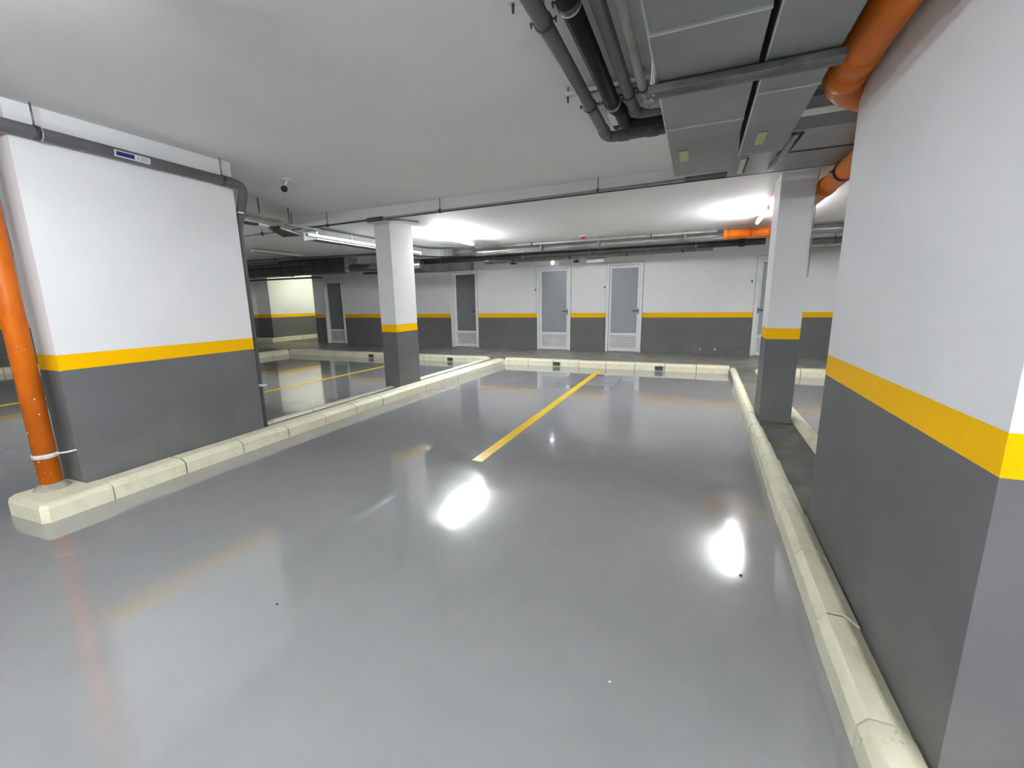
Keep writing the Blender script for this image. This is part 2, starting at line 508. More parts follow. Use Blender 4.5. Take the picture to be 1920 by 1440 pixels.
k = kerb('straight cream kerb closing the middle bays in front of the three doors', 'x', [(-4.215, 9.415), (.68, 9.42)], .19, .15, .61, 0, False)
drain(-2.90, 9.408, k); drain(-.655, 9.408, k)
k = kerb('straight cream kerb across the bays beyond the slim column', 'x', [(-11.5, 9.43), (-4.70, 9.43)], .19, .15, .62, 0, False)
drain(-8.3, 9.422, k); drain(-5.75, 9.422, k)
kerb('straight cream kerb seen between the column and the big wall block', 'x', [(1.235, 9.43), (8.9, 9.43)], .19, .15, .64, 0, False)
kerb('shaded kerb at the dim far end of the left bays', 'y', [(5.0, -11.62), (9.43, -11.5)], .19, .15, .55, 0, True)
kerb('shaded grey kerb at the foot of the distant wall, seen past the orange riser', 'y', [(-1.0, -15.05), (9.43, -15.05)], .28, .15, .6, 2, True)
kerb('low pale kerb under the brightly lit passage wall', 'y', [(11.40, -14.47), (15.0, -14.47)], .17, .29, .6, 2, True)
kerb('low pale kerb at the foot of the dim wall before the passage', 'x', [(-15.34, 11.22), (-14.47, 11.22)], .18, .29, .5, 2, False)

# ------------------------------------------------------------------ floor markings and hatch
def pline(label, x0, x1, y0, y1, skew=0, z=.0035):
    m = MB().prism([(x0, y0), (x1, y0), (x1 + skew, y1), (x0 + skew, y1)], 'z', -.001, z)
    return tag(m.obj('parking_line', 'line'), label, 'parking line')
pline('bright yellow parking line down the middle of the empty bay', -1.905, -1.795, 3.44, 9.13, .01)
pline('thin yellow parking line beyond the slim column', -6.97, -6.87, 3.3, 9.12, .04)
pline('yellow line on the floor behind the orange riser', -10.16, -10.04, 1.0, 6.2)
pline('yellow floor line out beyond the narrow cement island', 3.55, 3.66, 3.4, 9.12)
h = thing('floor_hatch', 'flush grey floor hatch crossed by the yellow parking line', 'floor hatch', (-1.77, 7.9, 0))
MB().box(-2.30, -1.92, 7.42, 8.42, -.001, .003).obj('cover_leaf', 'hatch', h)
MB().box(-1.78, -1.26, 7.42, 8.42, -.001, .003).obj('cover_leaf', 'hatch', h)
g = MB()
for a, b, c2, d in ((-2.312, -2.30, 7.41, 8.43), (-1.26, -1.248, 7.41, 8.43), (-2.30, -1.92, 8.42, 8.43), (-1.78, -1.26, 8.42, 8.43), (-1.78, -1.26, 7.41, 7.42), (-2.30, -1.92, 7.41, 7.42)):
    g.box(a, b, c2, d, -.001, .0015)
g.obj('hatch_gap', 'grout', h)

# ------------------------------------------------------------------ doors
def door(n, a, b, zt, hand, depth, pane, label, leafmat='alu'):
    e = bpy.data.objects.new('door_%d' % n, None); COL.objects.link(e)
    zb = .14
    e.location = ((a + b) / 2, YB, zb)
    tag(e, label, None, None, 'structure')
    y0, y1 = YB - .032, YB + .07 + depth
    f = MB(); w = .065
    f.box(a, a + w, y0, y1, zb, zt).box(b - w, b, y0, y1, zb, zt).box(a + w, b - w, y0, y1, zt - w, zt)
    f.obj('door_frame', leafmat, e, bevel=.004)
    MB().box(a - .007, a, YB - .004, YB + .01, zb, zt + .007).box(b, b + .007, YB - .004, YB + .01, zb, zt + .007).box(a, b, YB - .004, YB + .01, zt, zt + .007).obj('shadow_gap_strip', 'grout', e)  # dark strips painting the shadow gap round the door frame
    ya, yb2 = YB + .012 + depth, YB + .055 + depth
    A, B, T, Z = a + w + .004, b - w - .004, zt - w - .004, zb + .008
    s = .058
    lf = MB().box(A, A + s, ya, yb2, Z, T).box(B - s, B, ya, yb2, Z, T).box(A + s, B - s, ya, yb2, T - s, T).box(A + s, B - s, ya, yb2, Z, Z + .085)
    rail = zb + .43
    lf.box(A + s, B - s, ya, yb2, rail, rail + .062)
    lo = lf.obj('leaf_frame', leafmat, e, bevel=.004)
    MB().box(A + s, B - s, ya + .016, ya + .026, rail + .062, T - s).obj('pane', pane, lo)
    # lower louvred panel: separate slats
    z = Z + .085; n_s = 5; hs = (rail - z) / n_s
    for i in range(n_s):
        zz = z + i * hs
        MB().prism([(ya + .010, zz + .002), (ya + .024, zz + hs * .98), (ya + .032, zz + hs * .98), (ya + .018, zz + .002)], 'x', A + s, B - s).obj('slat', 'slat', lo)
    hx = B - s / 2 if hand > 0 else A + s / 2
    hz = zb + 1.07
    hd = MB().box(hx - .016, hx + .016, ya - .010, ya + .002, hz - .09, hz + .05).obj('handle_plate', 'steel', e, bevel=.003)
    MB().tube([(hx, ya - .008, hz), (hx, ya - .05, hz), (hx - hand * .13, ya - .052, hz - .006)], .011, 10, fillet=.03).obj('handle', 'dark_steel', e)
    return e
door(1, *doors[0], 1, .02, 'pane_dark', 'dim white framed door next to the lit passage')
door(2, *doors[1], 1, .10, 'pane_dark', 'grey door set deep in its frame beside the slim column')
door(3, *doors[2], 1, 0, 'pane', 'white aluminium door with frosted pane under the small round lamp')
door(4, *doors[3], 1, 0, 'pane', 'white aluminium door with frosted pane under the emergency light box')
door(5, *doors[4], -1, 0, 'pane', 'white aluminium door half hidden behind the column')

# door closer stubs, pegs and small round lamp on the back wall
def peg(x, z, label, r=.014, mat='white', name='wall_peg', cat='peg'):
    m = MB().tube([(x, YB + .005, z), (x, YB - .03, z)], r, 10).tube([(x, YB - .03, z), (x, YB - .04, z)], r * 1.5, 10)
    return tag(m.obj(name, mat), label, cat)
peg(.47, .265, 'small white pipe stub near the foot of the back wall, the one nearer the column')
peg(.13, .265, 'small white pipe stub near the foot of the back wall, the one nearer the doors', r=.011)
for x, z, l in ((-4.16, 1.80, 'tiny dark door stop on the wall beside the door under the round lamp'), (-2.24, 1.82, 'tiny dark door stop on the wall beside the door under the emergency light'), (1.14, 1.86, 'tiny dark door stop on the wall beside the door behind the column')):
    t = thing('door_stop', l, 'door stop', (x, YB, z))
    MB().tube([(x, YB + .003, z), (x, YB - .006, z)], .022, 10).obj('base', 'dark_steel', t)
    MB().tube([(x, YB - .005, z), (x - .0, YB - .05, z)], .009, 8).obj('pin', 'dark_steel', t)
e = thing('wall_lamp', 'small round white wall lamp above the door', 'lamp', (-3.66, YB, 2.50))
MB().tube([(-3.66, YB + .003, 2.50), (-3.66, YB - .02, 2.50)], .06, 18).obj('base', 'white', e)
MB().sphere((-3.66, YB - .02, 2.50), .048, 14, (1, .6, 1)).obj('lamp_dome', 'lit_small', e)

# conduit on the back wall behind the slim column
e = thing('conduit', 'thin pale conduit running down the back wall behind the slim column', 'conduit', (-8.45, YB - .02, .14))
MB().tube([(-8.45, YB - .02, .14), (-8.45, YB - .02, 2.45)], .018, 10).obj('conduit_pipe', 'pale_pipe', e)
for z in (.7, 1.5, 2.2):
    MB().box(-8.48, -8.42, YB - .042, YB, z, z + .02).obj('saddle', 'steel', e)

# ------------------------------------------------------------------ pipe helpers
def ring(p, d, r, w=.022, t=.006, mat='dark_steel', parent=None, name='pipe_clamp', rod=None, lug=True):
    p = Vector(p); d = Vector(d).normalized()
    m = MB().tube([p - d * w / 2, p + d * w / 2], r + t, 20)
    if lug:
        side = d.cross(Vector((0, 0, 1)))
        if side.length < .1: side = Vector((1, 0, 0))
        side.normalize()
        for s in (-1, 1):
            a = p + side * s * (r + t)
            m.tube([a - d * .006, a - d * .006 + side * s * .02, ], .006, 6)
            m.tube([a + side * s * .016 - Vector((0, 0, .012)), a + side * s * .016 + Vector((0, 0, .012))], .005, 6)
    o = m.obj(name, mat, parent)
    if rod:
        MB().tube([p + Vector((0, 0, r)), (p.x, p.y, rod)], .006, 8).obj('threaded_rod', 'steel', o)
    return o
def pipe(name, label, cat, path, r, mat, fillet=.0, group=None, couplings=(), clamps=(), rod=ZC, clampmat='dark_steel'):
    e = thing(name, label, cat, path[0], group)
    MB().tube(path, r, 20, fillet=fillet).obj('pipe_body', mat, e)
    for p, d in couplings:
        p = Vector(p); d = Vector(d).normalized()
        MB().tube([p - d * .045, p - d * .04, p + d * .04, p + d * .045], r, 20, radii=[r + .001, r + .006, r + .006, r + .001]).obj('coupling', mat, e)
    for p, d in clamps:
        ring(p, d, r, mat=clampmat, parent=e, rod=rod)
    return e

X, Y_, Z_ = (1, 0, 0), (0, 1, 0), (0, 0, 1)
# four pipes under the high ceiling, turning in above the ducts
pz = 2.80
pipe('drain_pipe', 'outermost mid-grey ceiling pipe, with the widest turn', 'pipe', [(-.752, -.6, pz), (-.752, 3.83, pz), (.12, 3.83, pz)], .040, 'grey_pipe', .07,
     couplings=[((-.752, 3.70, pz), Y_), ((-.62, 3.83, pz), X), ((-.40, 3.83, pz), X)], clamps=[((-.785 + .033, 2.21, pz), Y_), ((-.752, 3.19, pz), Y_)])
e = pipe('insulated_pipe', 'thick black ceiling pipe between the grey ones', 'pipe', [(-.603, -.6, pz), (-.603, 3.28, pz), (-.574, 3.34, pz), (-.574, 3.60, pz), (.12, 3.60, pz)], .048, 'black_pipe', .05,
     clamps=[((-.603, 2.11, pz), Y_), ((-.603, 3.19, pz), Y_)])
MB().tube([(-.603, 2.13, pz), (-.603, 2.142, pz)], .0545, 20).obj('silver_band', 'flange', e)
MB().tube([(-.603, 3.21, pz), (-.603, 3.222, pz)], .0545, 20).obj('silver_band', 'flange', e)
pipe('drain_pipe', 'grey ceiling pipe just inside the black one', 'pipe', [(-.485, -.6, pz), (-.485, 3.46, pz), (.12, 3.46, pz)], .034, 'grey_pipe', .06,
     couplings=[((-.485, 3.38, pz), Y_)], clamps=[((-.485, 2.05, pz), Y_), ((-.485, 3.13, pz), Y_)])
pipe('drain_pipe', 'pale dusty ceiling pipe closest to the duct', 'pipe', [(-.392, -.6, pz), (-.392, 3.35, pz), (.12, 3.35, pz)], .027, 'pale_pipe', .05,
     couplings=[((-.392, 3.27, pz), Y_)], clamps=[((-.392, 3.08, pz), Y_)])
def rail(label, y, x0, x1, hooks):
    e = thing('support_rail', label, 'support rail', (x0, y, 2.868))
    MB().prism([(y - .018, 2.855), (y + .018, 2.855), (y + .018, 2.88), (y + .012, 2.88), (y + .012, 2.861), (y - .012, 2.861), (y - .012, 2.88), (y - .018, 2.88)], 'x', x0, x1).obj('channel', 'flange', e)
    for hx in hooks:
        MB().tube([(hx, y, 2.856), (hx, y, ZC)], .006, 8).obj('threaded_rod', 'steel', e)
    MB().tube([(x0 + .02, y, 2.856), (x0 + .02, y, 2.82)], .007, 8).obj('bolt', 'dark_steel', e)
rail('short bright rail above the pipes at the top edge of the picture', 2.12, -.89, -.30, (-.87, -.33))
rail('bright support rail crossing above the four pipes near their turn', 3.13, -.91, -.28, (-.89, -.31))
# small socket stub by the black pipe's turn
e = thing('junction_box', 'small white box with a dark plug at the turn of the black pipe', 'box', (-.655, 3.45, 2.87))
MB().box(-.665, -.615, 3.34, 3.56, 2.78, 2.83).obj('box_body', 'white', e, bevel=.005)
MB().tube([(-.64, 3.45, 2.83), (-.64, 3.45, ZC)], .006, 8).obj('threaded_rod', 'steel', e)
MB().tube([(-.645, 3.57, 2.81), (-.645, 3.64, 2.80)], .026, 12).obj('plug', 'rubber', e)

# ------------------------------------------------------------------ rectangular ducts
def duct(label, x0, x1, seams, z0=2.5, z1=2.73, sticker=None):
    e = thing('air_duct', label, 'duct', ((x0 + x1) / 2, seams[0], z0))
    for a, b in zip(seams, seams[1:]):
        m = MB()
        # gently cross-broken sheet: a shallow pyramid on the underside
        cx, cyy = (x0 + x1) / 2, (a + b) / 2
        m.box(x0, x1, a + .003, b - .003, z0 + .004, z1)
        m.add([(x0, a + .003, z0 + .004), (x1, a + .003, z0 + .004), (x1, b - .003, z0 + .004), (x0, b - .003, z0 + .004), (cx, cyy, z0)], [(0, 4, 1), (1, 4, 2), (2, 4, 3), (3, 4, 0)])
        m.obj('duct_section', 'duct', e)
    for s in seams[1:-1]:
        MB().box(x0 - .004, x1 + .002, s - .006, s + .006, z0 - .005, z1 + .002).obj('seam_strip', 'flange', e)
    MB().box(x0 - .004, x0 + .004, seams[0], seams[-1], z0 - .001, z0 + .012).obj('edge_bead', 'flange', e)
    if sticker:
        sx, sy, w, l = sticker
        MB().box(sx - w / 2 - .006, sx + w / 2 + .006, sy - l / 2 - .01, sy + l / 2 + .01, z0 - .003, z0 + .004).obj('sticker_rim', 'duct', e)
        MB().box(sx - w / 2, sx + w / 2, sy - l / 2, sy + l / 2, z0 - .0045, z0 - .003).obj('sticker', 'yellow_card', e)
    return e
duct('wide grey sheet metal duct beside the four ceiling pipes', -.235, .183, (-1.0, .85, 1.95, 2.985, 4.09), sticker=(-.148, 3.55, .058, .235))
duct('narrower grey sheet metal duct beside the orange ceiling pipe', .213, .482, (-1.0, .6, 1.6, 2.68, 3.745), sticker=(.313, 3.39, .05, .235))
# strut below both ducts with two rods
e = thing('duct_hanger', 'double steel strut slung under both sheet metal ducts', 'hanger', (-.27, 2.38, 2.47))
for dy in (-.022, .022):
    MB().prism([(2.38 + dy - .019, 2.455), (2.38 + dy + .019, 2.455), (2.38 + dy + .019, 2.494), (2.38 + dy - .019, 2.494)], 'x', -.275, .505).obj('strut_channel', 'strut', e, bevel=.006)
for rx in (-.264, -.2495):
    MB().tube([(rx, 2.38 + (.02 if rx < -.25 else -.02), 2.45), (rx, 2.38 + (.02 if rx < -.25 else -.02), ZC)], .005, 8).obj('threaded_rod', 'flange', e)
MB().box(-.3, -.25, 2.40, 2.43, 2.44, 2.452).obj('end_plate', 'steel', e)
# cross ducts behind, in the corner above the strip column
e = thing('cross_duct', 'dark duct crossing behind the sheet metal ducts over the wall block', 'duct', (.9, 4.3, 2.66))
MB().box(.50, 2.2, 3.42, 4.02, 2.705, 2.90).obj('duct_section', 'grey_pipe', e)
MB().box(.50, 2.2, 3.60, 3.72, 2.695, 2.705).obj('seam_strip', 'flange', e)
MB().box(.565, 2.2, 4.02, 4.62, 2.72, 2.90).obj('duct_section', 'duct', e)
MB().box(.565, 2.2, 4.63, 5.30, 2.735, 2.90).obj('duct_section', 'duct', e)
MB().box(.565, 2.2, 4.615, 4.635, 2.713, 2.90).obj('seam_strip', 'dark_steel', e)
for a, b in (((.60, 4.10), (.56, 5.10)), ((.66, 4.10), (.62, 5.12))):
    MB().tube([(a[0], a[1], 2.705), (b[0], b[1], 2.715)], .008, 8).obj('guide_rail', 'dark_steel', e)
MB().box(.585, .635, 4.12, 5.08, 2.700, 2.712).obj('guide_strip', 'steel', e)
e = thing('damper_box', 'pale duct end piece between the wide duct and the step of the ceiling', 'duct', (.3, 4.4, 2.66))
MB().box(.205, .56, 3.80, 5.22, 2.715, 2.74).obj('box_body', 'duct', e)
MB().box(.29, .33, 4.62, 5.1, 2.705, 2.715).obj('rib', 'flange', e)
MB().box(.34, .352, 4.62, 5.1, 2.703, 2.715).obj('rib', 'dark_steel', e)
e = thing('cable_bundle', 'black cables with pale ties above the orange elbow', 'cable', (.7, 3.2, 2.8))
MB().tube([(.50, 2.9, 2.79), (.56, 3.12, 2.80), (.95, 3.24, 2.80), (1.6, 3.26, 2.8)], .03, 10, fillet=.08).tube([(.50, 2.9, 2.85), (.56, 3.2, 2.86), (1.6, 3.34, 2.86)], .028, 10, fillet=.08).obj('cable', 'rubber', e)
for q in (.60, .70):
    MB().tube([(q, 3.10, 2.78), (q + .012, 3.24, 2.77)], .007, 6).obj('cable_tie', 'white', e)

# ------------------------------------------------------------------ orange pipes
e = pipe('sewer_pipe', 'fat orange ceiling pipe above the big wall block, jogging behind it to the far column', 'pipe',
     [(.625, -.6, 2.60), (.625, 3.02, 2.60), (1.16, 3.62, 2.60), (1.16, 9.0, 2.62), (.38, 9.0, 2.62)], .086, 'orange', .13,
     clamps=[((.625, 2.08, 2.60), Y_), ((1.15, 4.98, 2.60), Y_)])
MB().tube([(.625, 2.62, 2.60), (.625, 2.63, 2.60), (.625, 2.72, 2.60), (.625, 2.73, 2.6)], .09, 20, radii=[.087, .094, .094, .087]).obj('coupling', 'orange', e)
MB().tube([(.625, 2.80, 2.60), (.625, 2.81, 2.60), (.625, 2.90, 2.60), (.625, 2.91, 2.6)], .09, 20, radii=[.087, .096, .096, .087]).obj('coupling', 'orange', e)
MB().tube([(1.15, 5.52, 2.60), (1.15, 5.53, 2.60), (1.15, 5.66, 2.60), (1.15, 5.67, 2.6)], .09, 20, radii=[.087, .095, .095, .087]).obj('coupling', 'orange', e)
MB().tube([(.74, 9.0, 2.62), (.75, 9.0, 2.62), (.80, 9.0, 2.62), (.81, 9.0, 2.62)], .09, 20, radii=[.087, .095, .095, .087]).obj('coupling', 'orange', e)
MB().tube([(.37, 9.0, 2.62), (.43, 9.0, 2.62)], .094, 20).obj('end_cap', 'orange', e)
e = thing('riser_pipe', 'scuffed orange vertical pipe at the near end of the wall block', 'pipe', (-4.52, 1.465, HK))
MB().tube([(-4.52, 1.465, HK), (-4.52, 1.465, ZC)], .066, 28).obj('pipe_body', 'orange', e)
MB().tube([(-4.52, 1.465, .385), (-4.52, 1.465, .39), (-4.52, 1.465, .415), (-4.52, 1.465, .42)], .07, 28, radii=[.067, .0745, .0745, .067]).obj('clamp', 'clamp_white', e)
MB().tube([(-4.47, 1.52, .405), (-4.44, 1.56, .405), (-4.42, 1.61, .41)], .007, 8).obj('clamp_arm', 'clamp_white', e)
MB().tube([(-4.52, 1.465, HK - .01), (-4.52, 1.465, HK + .012), (-4.52, 1.465, HK + .045)], .09, 20, radii=[.115, .098, .069]).obj('mortar_collar', 'mortar', e)
m = MB()
for i in range(26):
    a = random.uniform(-2.4, .6); z = random.choice([random.uniform(.16, .4), random.uniform(.5, 1.3)])
    c0 = (-4.52 + .0655 * math.cos(a), 1.465 + .0655 * math.sin(a), z)
    m.sphere(c0, random.uniform(.0025, .006), 6, (1, 1, random.uniform(.6, 1.8)))
tag(m.obj('plaster_splash', 'orange_mark', e), kind='stuff')

# ------------------------------------------------------------------ grey pipe along the left wall block and down its end
zz = 2.715
e = pipe('drain_pipe', 'grey pipe along the top of the long wall block with a blue arrow sticker', 'pipe',
     [(-4.362, -1.5, zz + .03), (-4.362, 3.27, zz - .005), (-4.46, 3.29, 2.52), (-4.50, 3.245, 2.3), (-4.505, 3.245, .13)], .043, 'grey_pipe', .10, rod=ZC,
     couplings=[((-4.362, 3.10, zz - .004), Y_)], clamps=[((-4.362, 1.735, zz + .006), Y_), ((-4.362, 3.05, zz - .003), Y_)])
MB().tube([(-4.362, 1.752, zz + .006), (-4.362, 1.762, zz + .006)], .0505, 20).obj('silver_band', 'flange', e)
MB().box(-4.52, -4.38, 3.19, 3.26, .62, .632).obj('clamp', 'white', e)
MB().box(-4.60, -4.40, 3.20, 3.26, 2.44, 2.452).obj('clamp', 'flange', e)
# sticker bent round the pipe
def curved(y0, y1, a0, a1, r, mat, name, par, cx=-4.362):
    m = MB(); n = 8
    vs = []
    for i in range(n + 1):
        a = a0 + (a1 - a0) * i / n
        for y in (y0, y1):
            zc = zz + .006 - .0075 * (y - 1.5)
            vs.append((cx + r * math.cos(a), y, zc + r * math.sin(a)))
    m.add(vs, [(2 * i, 2 * i + 1, 2 * i + 3, 2 * i + 2) for i in range(n)], True)
    return m.obj(name, mat, par)
st = curved(2.165, 2.415, -.75, .42, .0445, 'white', 'sticker', e)
curved(2.178, 2.30, -.50, .20, .0451, 'blue', 'arrow_shaft', st)
m = MB()
vs = []
for (y, a) in ((2.295, .30), (2.295, -.62), (2.335, -.15)):
    zc = zz + .006 - .0075 * (y - 1.5)
    vs.append((-4.362 + .0456 * math.cos(a), y, zc + .0456 * math.sin(a)))
m.add(vs, [(0, 1, 2)]); m.obj('arrow_head', 'blue', st)
for a in (-.42, -.18, .06):
    curved(2.345, 2.40, a - .06, a + .06, .0451, 'pale_print', 'sticker_text', st)

# ------------------------------------------------------------------ thin pipe along the step in the ceiling
def stepz(x): return 2.715 + (x + 5.5) * .0125
e = thing('sprinkler_pipe', 'thin dark pipe hung along the step in the ceiling', 'pipe', (-7.35, 5.40, stepz(-7.35)))
xs = [-7.35, -4.9, -2.6, -.3, 2.2]
MB().tube([(-7.35, 5.40, stepz(-7.35)), (-4.55, 5.40, stepz(-4.55))], .013, 10).obj('pipe_body', 'dark_steel', e)
MB().tube([(-4.55, 5.40, stepz(-4.55)), (-.2, 5.40, stepz(-.2))], .015, 12).obj('pipe_body', 'pale_pipe', e)
MB().tube([(-.2, 5.40, stepz(-.2)), (2.4, 5.40, stepz(2.4))], .026, 12).obj('pipe_body', 'grey_pipe', e)
MB().tube([(-4.25, 5.375, stepz(-4.2) - .018), (2.4, 5.375, stepz(2.4) - .045)], .008, 8).obj('cable_run', 'dark_steel', e)
MB().tube([(-4.62, 5.40, stepz(-4.6)), (-4.34, 5.40, stepz(-4.4))], .032, 12).obj('coupling', 'dark_steel', e)
MB().tube([(-4.38, 5.40, 2.715), (-4.20, 5.62, 2.735), (-4.10, 5.95, 2.745)], .014, 8, fillet=.05).obj('branch', 'steel', e)
for x in (-6.9, -5.42, -3.35, -1.16, .98, 1.3):
    q = MB().tube([(x - .012, 5.40, stepz(x)), (x + .012, 5.40, stepz(x))], .030, 12).obj('pipe_clamp', 'dark_steel', e)
    MB().tube([(x, 5.40, stepz(x) + .02), (x, 5.40, ZC)], .005, 8).obj('threaded_rod', 'dark_steel', q)
e = thing('wire', 'pale wire dropping down the edge of the column from the thin ceiling pipe', 'wire', (1.072, 5.545, 2.78))
MB().tube([(1.066, 5.50, 2.80), (1.066, 5.545, 2.70), (1.067, 5.545, 2.1), (1.066, 5.545, 1.7)], .005, 6).obj('wire_strand', 'pale_pipe', e)

# ------------------------------------------------------------------ ceiling lights
def batten(label, x, y0, y1, z, ceil, mat='tube', group=None, r=.021):
    e = thing('tube_light', label, 'light', (x, (y0 + y1) / 2, z), group)
    MB().prism([(x - .015, z + .024), (x + .015, z + .024), (x + .012, z + .045), (x - .012, z + .045)], 'y', y0 - .02, y1 + .02).obj('batten_body', 'white', e)
    MB().tube([(x, y0 + .03, z), (x, y1 - .03, z)], r, 16).obj('tube', mat, e)
    for y in (y0, y1):
        MB().box(x - .018, x + .018, y - .02, y + .03, z - .018, z + .03).obj('lamp_holder', 'white', e, bevel=.004)
    for y in (y0 + .2, y1 - .2):
        MB().tube([(x, y, z + .044), (x, y, ceil)], .006, 8).obj('suspension_rod', 'steel', e)
    return e
batten('lit tube light hanging to the side of the slim column in front of the doors', -4.33, 6.66, 8.20, 2.66, ZL, 'tube_far')
batten('lit tube light by the orange pipe, partly behind the column',   .80, 6.9, 8.1, 2.65, ZL, 'tube_far')
batten('lit tube light over the near bay just above the top of the picture', -2.25, -.55, .95, 2.70, ZC, 'tube_near')
batten('lit warm tube light round the corner in the passage', -13.0, 12.2, 13.7, 2.62, ZL, 'tube_warm')
batten('lit tube light over the driving lane behind the viewer', -2.2, -4.8, -3.3, 2.68, ZC, 'tube_lane')
batten('added unseen tube light over the neighbouring bays beyond the wall block', 4.6, .5, 2.0, 2.68, ZC)  # added lamp out of view, raises the ambient light
batten('added unseen tube light over the far bays beyond the wall block', 5.6, 7.0, 8.5, 2.66, ZL, 'tube_added')  # extra unseen lamp, put in to brighten the far bays
batten('lit tube light over the driving lane in front of the wall block face', 2.0, -3.2, -1.7, 2.68, ZC, 'tube_lane')

batten('added unseen tube light over the driving lane behind the viewer, out past the wall block face', 5.2, -4.2, -2.7, 2.68, ZC)  # unseen lamp added for more ambient light from the lane
batten('added unseen tube light over the driving lane straight behind the viewer', -.4, -2.9, -1.4, 2.68, ZC, 'tube_lane')  # added lamp behind the camera, strengthens the general light

batten('added fill tube light hidden behind the long wall block', -8.6, 3.5, 5.0, 2.66, ZL, 'tube_added')  # no known lamp here; added to lighten the slim column and left bays

# unlit tray lamp seen edge-on at the far left
e = thing('unlit_lamp', 'unlit tube light on the dim ceiling behind the end of the wall block', 'light', (-9.28, 7.6, 2.70))
MB().box(-9.34, -9.22, 6.95, 8.3, 2.69, 2.735).obj('batten_body', 'white', e, bevel=.006)
MB().tube([(-9.28, 7.0, 2.675), (-9.28, 8.25, 2.675)], .016, 10).obj('tube', 'pale_pipe', e)

# ------------------------------------------------------------------ duct beyond the step (runs away, then turns along the doors)
def bend(x0, x1, z0, z1, yb, yc, xe):
    n = 8; R1 = yc - yb; o = []; i_ = []
    for k in range(n + 1):
        a = PI / 2 * k / n
        o.append((x0 + (R1 + (x1 - x0)) * (1 - math.cos(a)), yb + (R1 + (x1 - x0)) * math.sin(a)))
        i_.append((x1 + R1 * (1 - math.cos(a)), yb + R1 * math.sin(a)))
    return MB().prism(o + i_[::-1], 'z', z0, z1)
e = thing('supply_duct', 'flat grey duct leading off beyond the step behind the slim column', 'duct', (-6.0, 5, 2.58))
MB().box(-6.16, -5.88, 5.62, 8.6, 2.57, 2.73).obj('duct_section', 'grey_pipe', e)
MB().box(-6.165, -5.875, 5.60, 5.62, 2.56, 2.74).obj('seam_strip', 'flange', e)
bend(-6.16, -5.88, 2.57, 2.73, 8.6, 9.1, 0).obj('duct_bend', 'grey_pipe', e)
MB().box(-5.885, -5.872, 5.62, 8.6, 2.562, 2.575).obj('edge_bead', 'flange', e)
MB().box(-5.87, -5.81, 5.36, 8.5, 2.582, 2.632).obj('trunking', 'white', e, bevel=.006)
for a in (6.4, 7.6, 8.5):
    MB().box(-6.165, -5.873, a, a + .015, 2.562, 2.74).obj('seam_strip', 'steel', e)
e = thing('duct_hatch', 'grey sheet panel with bright rims hanging at the step before the white trunking', 'duct', (-5.95, 5.0, 2.6))
quad = [(-5.80, 4.66), (-5.62, 4.70), (-5.92, 5.34), (-6.30, 5.30)]
MB().prism(quad, 'z', 2.60, 2.625).obj('panel', 'trunk', e)
for k in range(4):
    a, b = quad[k], quad[(k + 1) % 4]
    MB().tube([(a[0], a[1], 2.598), (b[0], b[1], 2.598)], .009 if k != 1 else .016, 6).obj('rim', 'dark_steel' if k != 1 else 'flange', e)
MB().box(-5.60, -5.52, 4.75, 5.34, 2.63, 2.66).obj('bracket', 'pale_pipe', e)
MB().tube([(-5.66, 4.9, 2.62), (-5.66, 4.9, ZC)], .006, 6).obj('threaded_rod', 'dark_steel', e)
MB().tube([(-5.95, 5.2, 2.62), (-5.95, 5.2, ZC)], .006, 6).obj('threaded_rod', 'dark_steel', e)
e = thing('cable_tray', 'thin pale cable tray on rods in the dim corner by the wall block', 'cable tray', (-5.5, 4.0, 2.68))
MB().box(-5.60, -5.42, 3.60, 4.60, 2.66, 2.70).obj('tray', 'pale_pipe', e)
MB().box(-5.95, -5.86, 3.95, 4.55, 2.63, 2.66).obj('tray', 'dark_steel', e)
MB().tube([(-5.5, 4.3, 2.70), (-5.5, 4.3, ZC)], .007, 6).obj('threaded_rod', 'dark_steel', e)
MB().tube([(-5.5, 3.75, 2.70), (-5.5, 3.75, ZC)], .007, 6).obj('threaded_rod', 'dark_steel', e)

def rduct(label, path, r, mat, seams, fillet=.2, name='round_duct'):
    e = thing(name, label, 'duct', path[0])
    MB().tube(path, r, 24, fillet=fillet).obj('duct_body', mat, e)
    for x in seams:
        y = path[0][1]; z = path[0][2]
        m = MB().tube([(x, y, z), (x + .025, y, z)], r + .008, 24).obj('band', 'steel', e)
        MB().tube([(x + .012, y, z + r), (x + .012, y, ZL)], .006, 6).obj('threaded_rod', 'steel', m)
    return e
rduct('shiny round silver duct running along above the doors', [(-5.38, 9.24, 2.655), (-4.9, 9.50, 2.655), (1.0, 9.50, 2.665), (4.2, 9.50, 2.665), (8.9, 9.5, 2.665)], .085, 'silver', (-4.9, -3.2, -1.95, -.3, 2.3), 0)
rduct('dark round duct just below the silver one', [(-7.2, 9.93, 2.56), (1.15, 9.93, 2.575)], .075, 'trunk', (-6.2, -3.9, -2.3, -.1), 0)
pipe('drain_pipe', 'pale pipe high on the back wall above the doors', 'pipe', [(-5.2, 10.5, 2.50), (.25, 10.5, 2.54)], .045, 'pale_pipe', 0, rod=ZL,
     couplings=[((-3.9, 10.5, 2.51), X), ((-1.0, 10.5, 2.53), X)], clamps=[((-4.4, 10.5, 2.505), X), ((-2.9, 10.5, 2.515), X), ((-1.55, 10.5, 2.525), X), ((-.35, 10.5, 2.535), X)])
pipe('drain_pipe', 'thin pale pipe tucked under the ceiling in front of the silver duct', 'pipe', [(-4.6, 9.18, 2.715), (.27, 9.18, 2.715)], .022, 'pale_pipe', 0, rod=ZL,
     clamps=[((-3.4, 9.18, 2.715), X), ((-.9, 9.18, 2.715), X)])
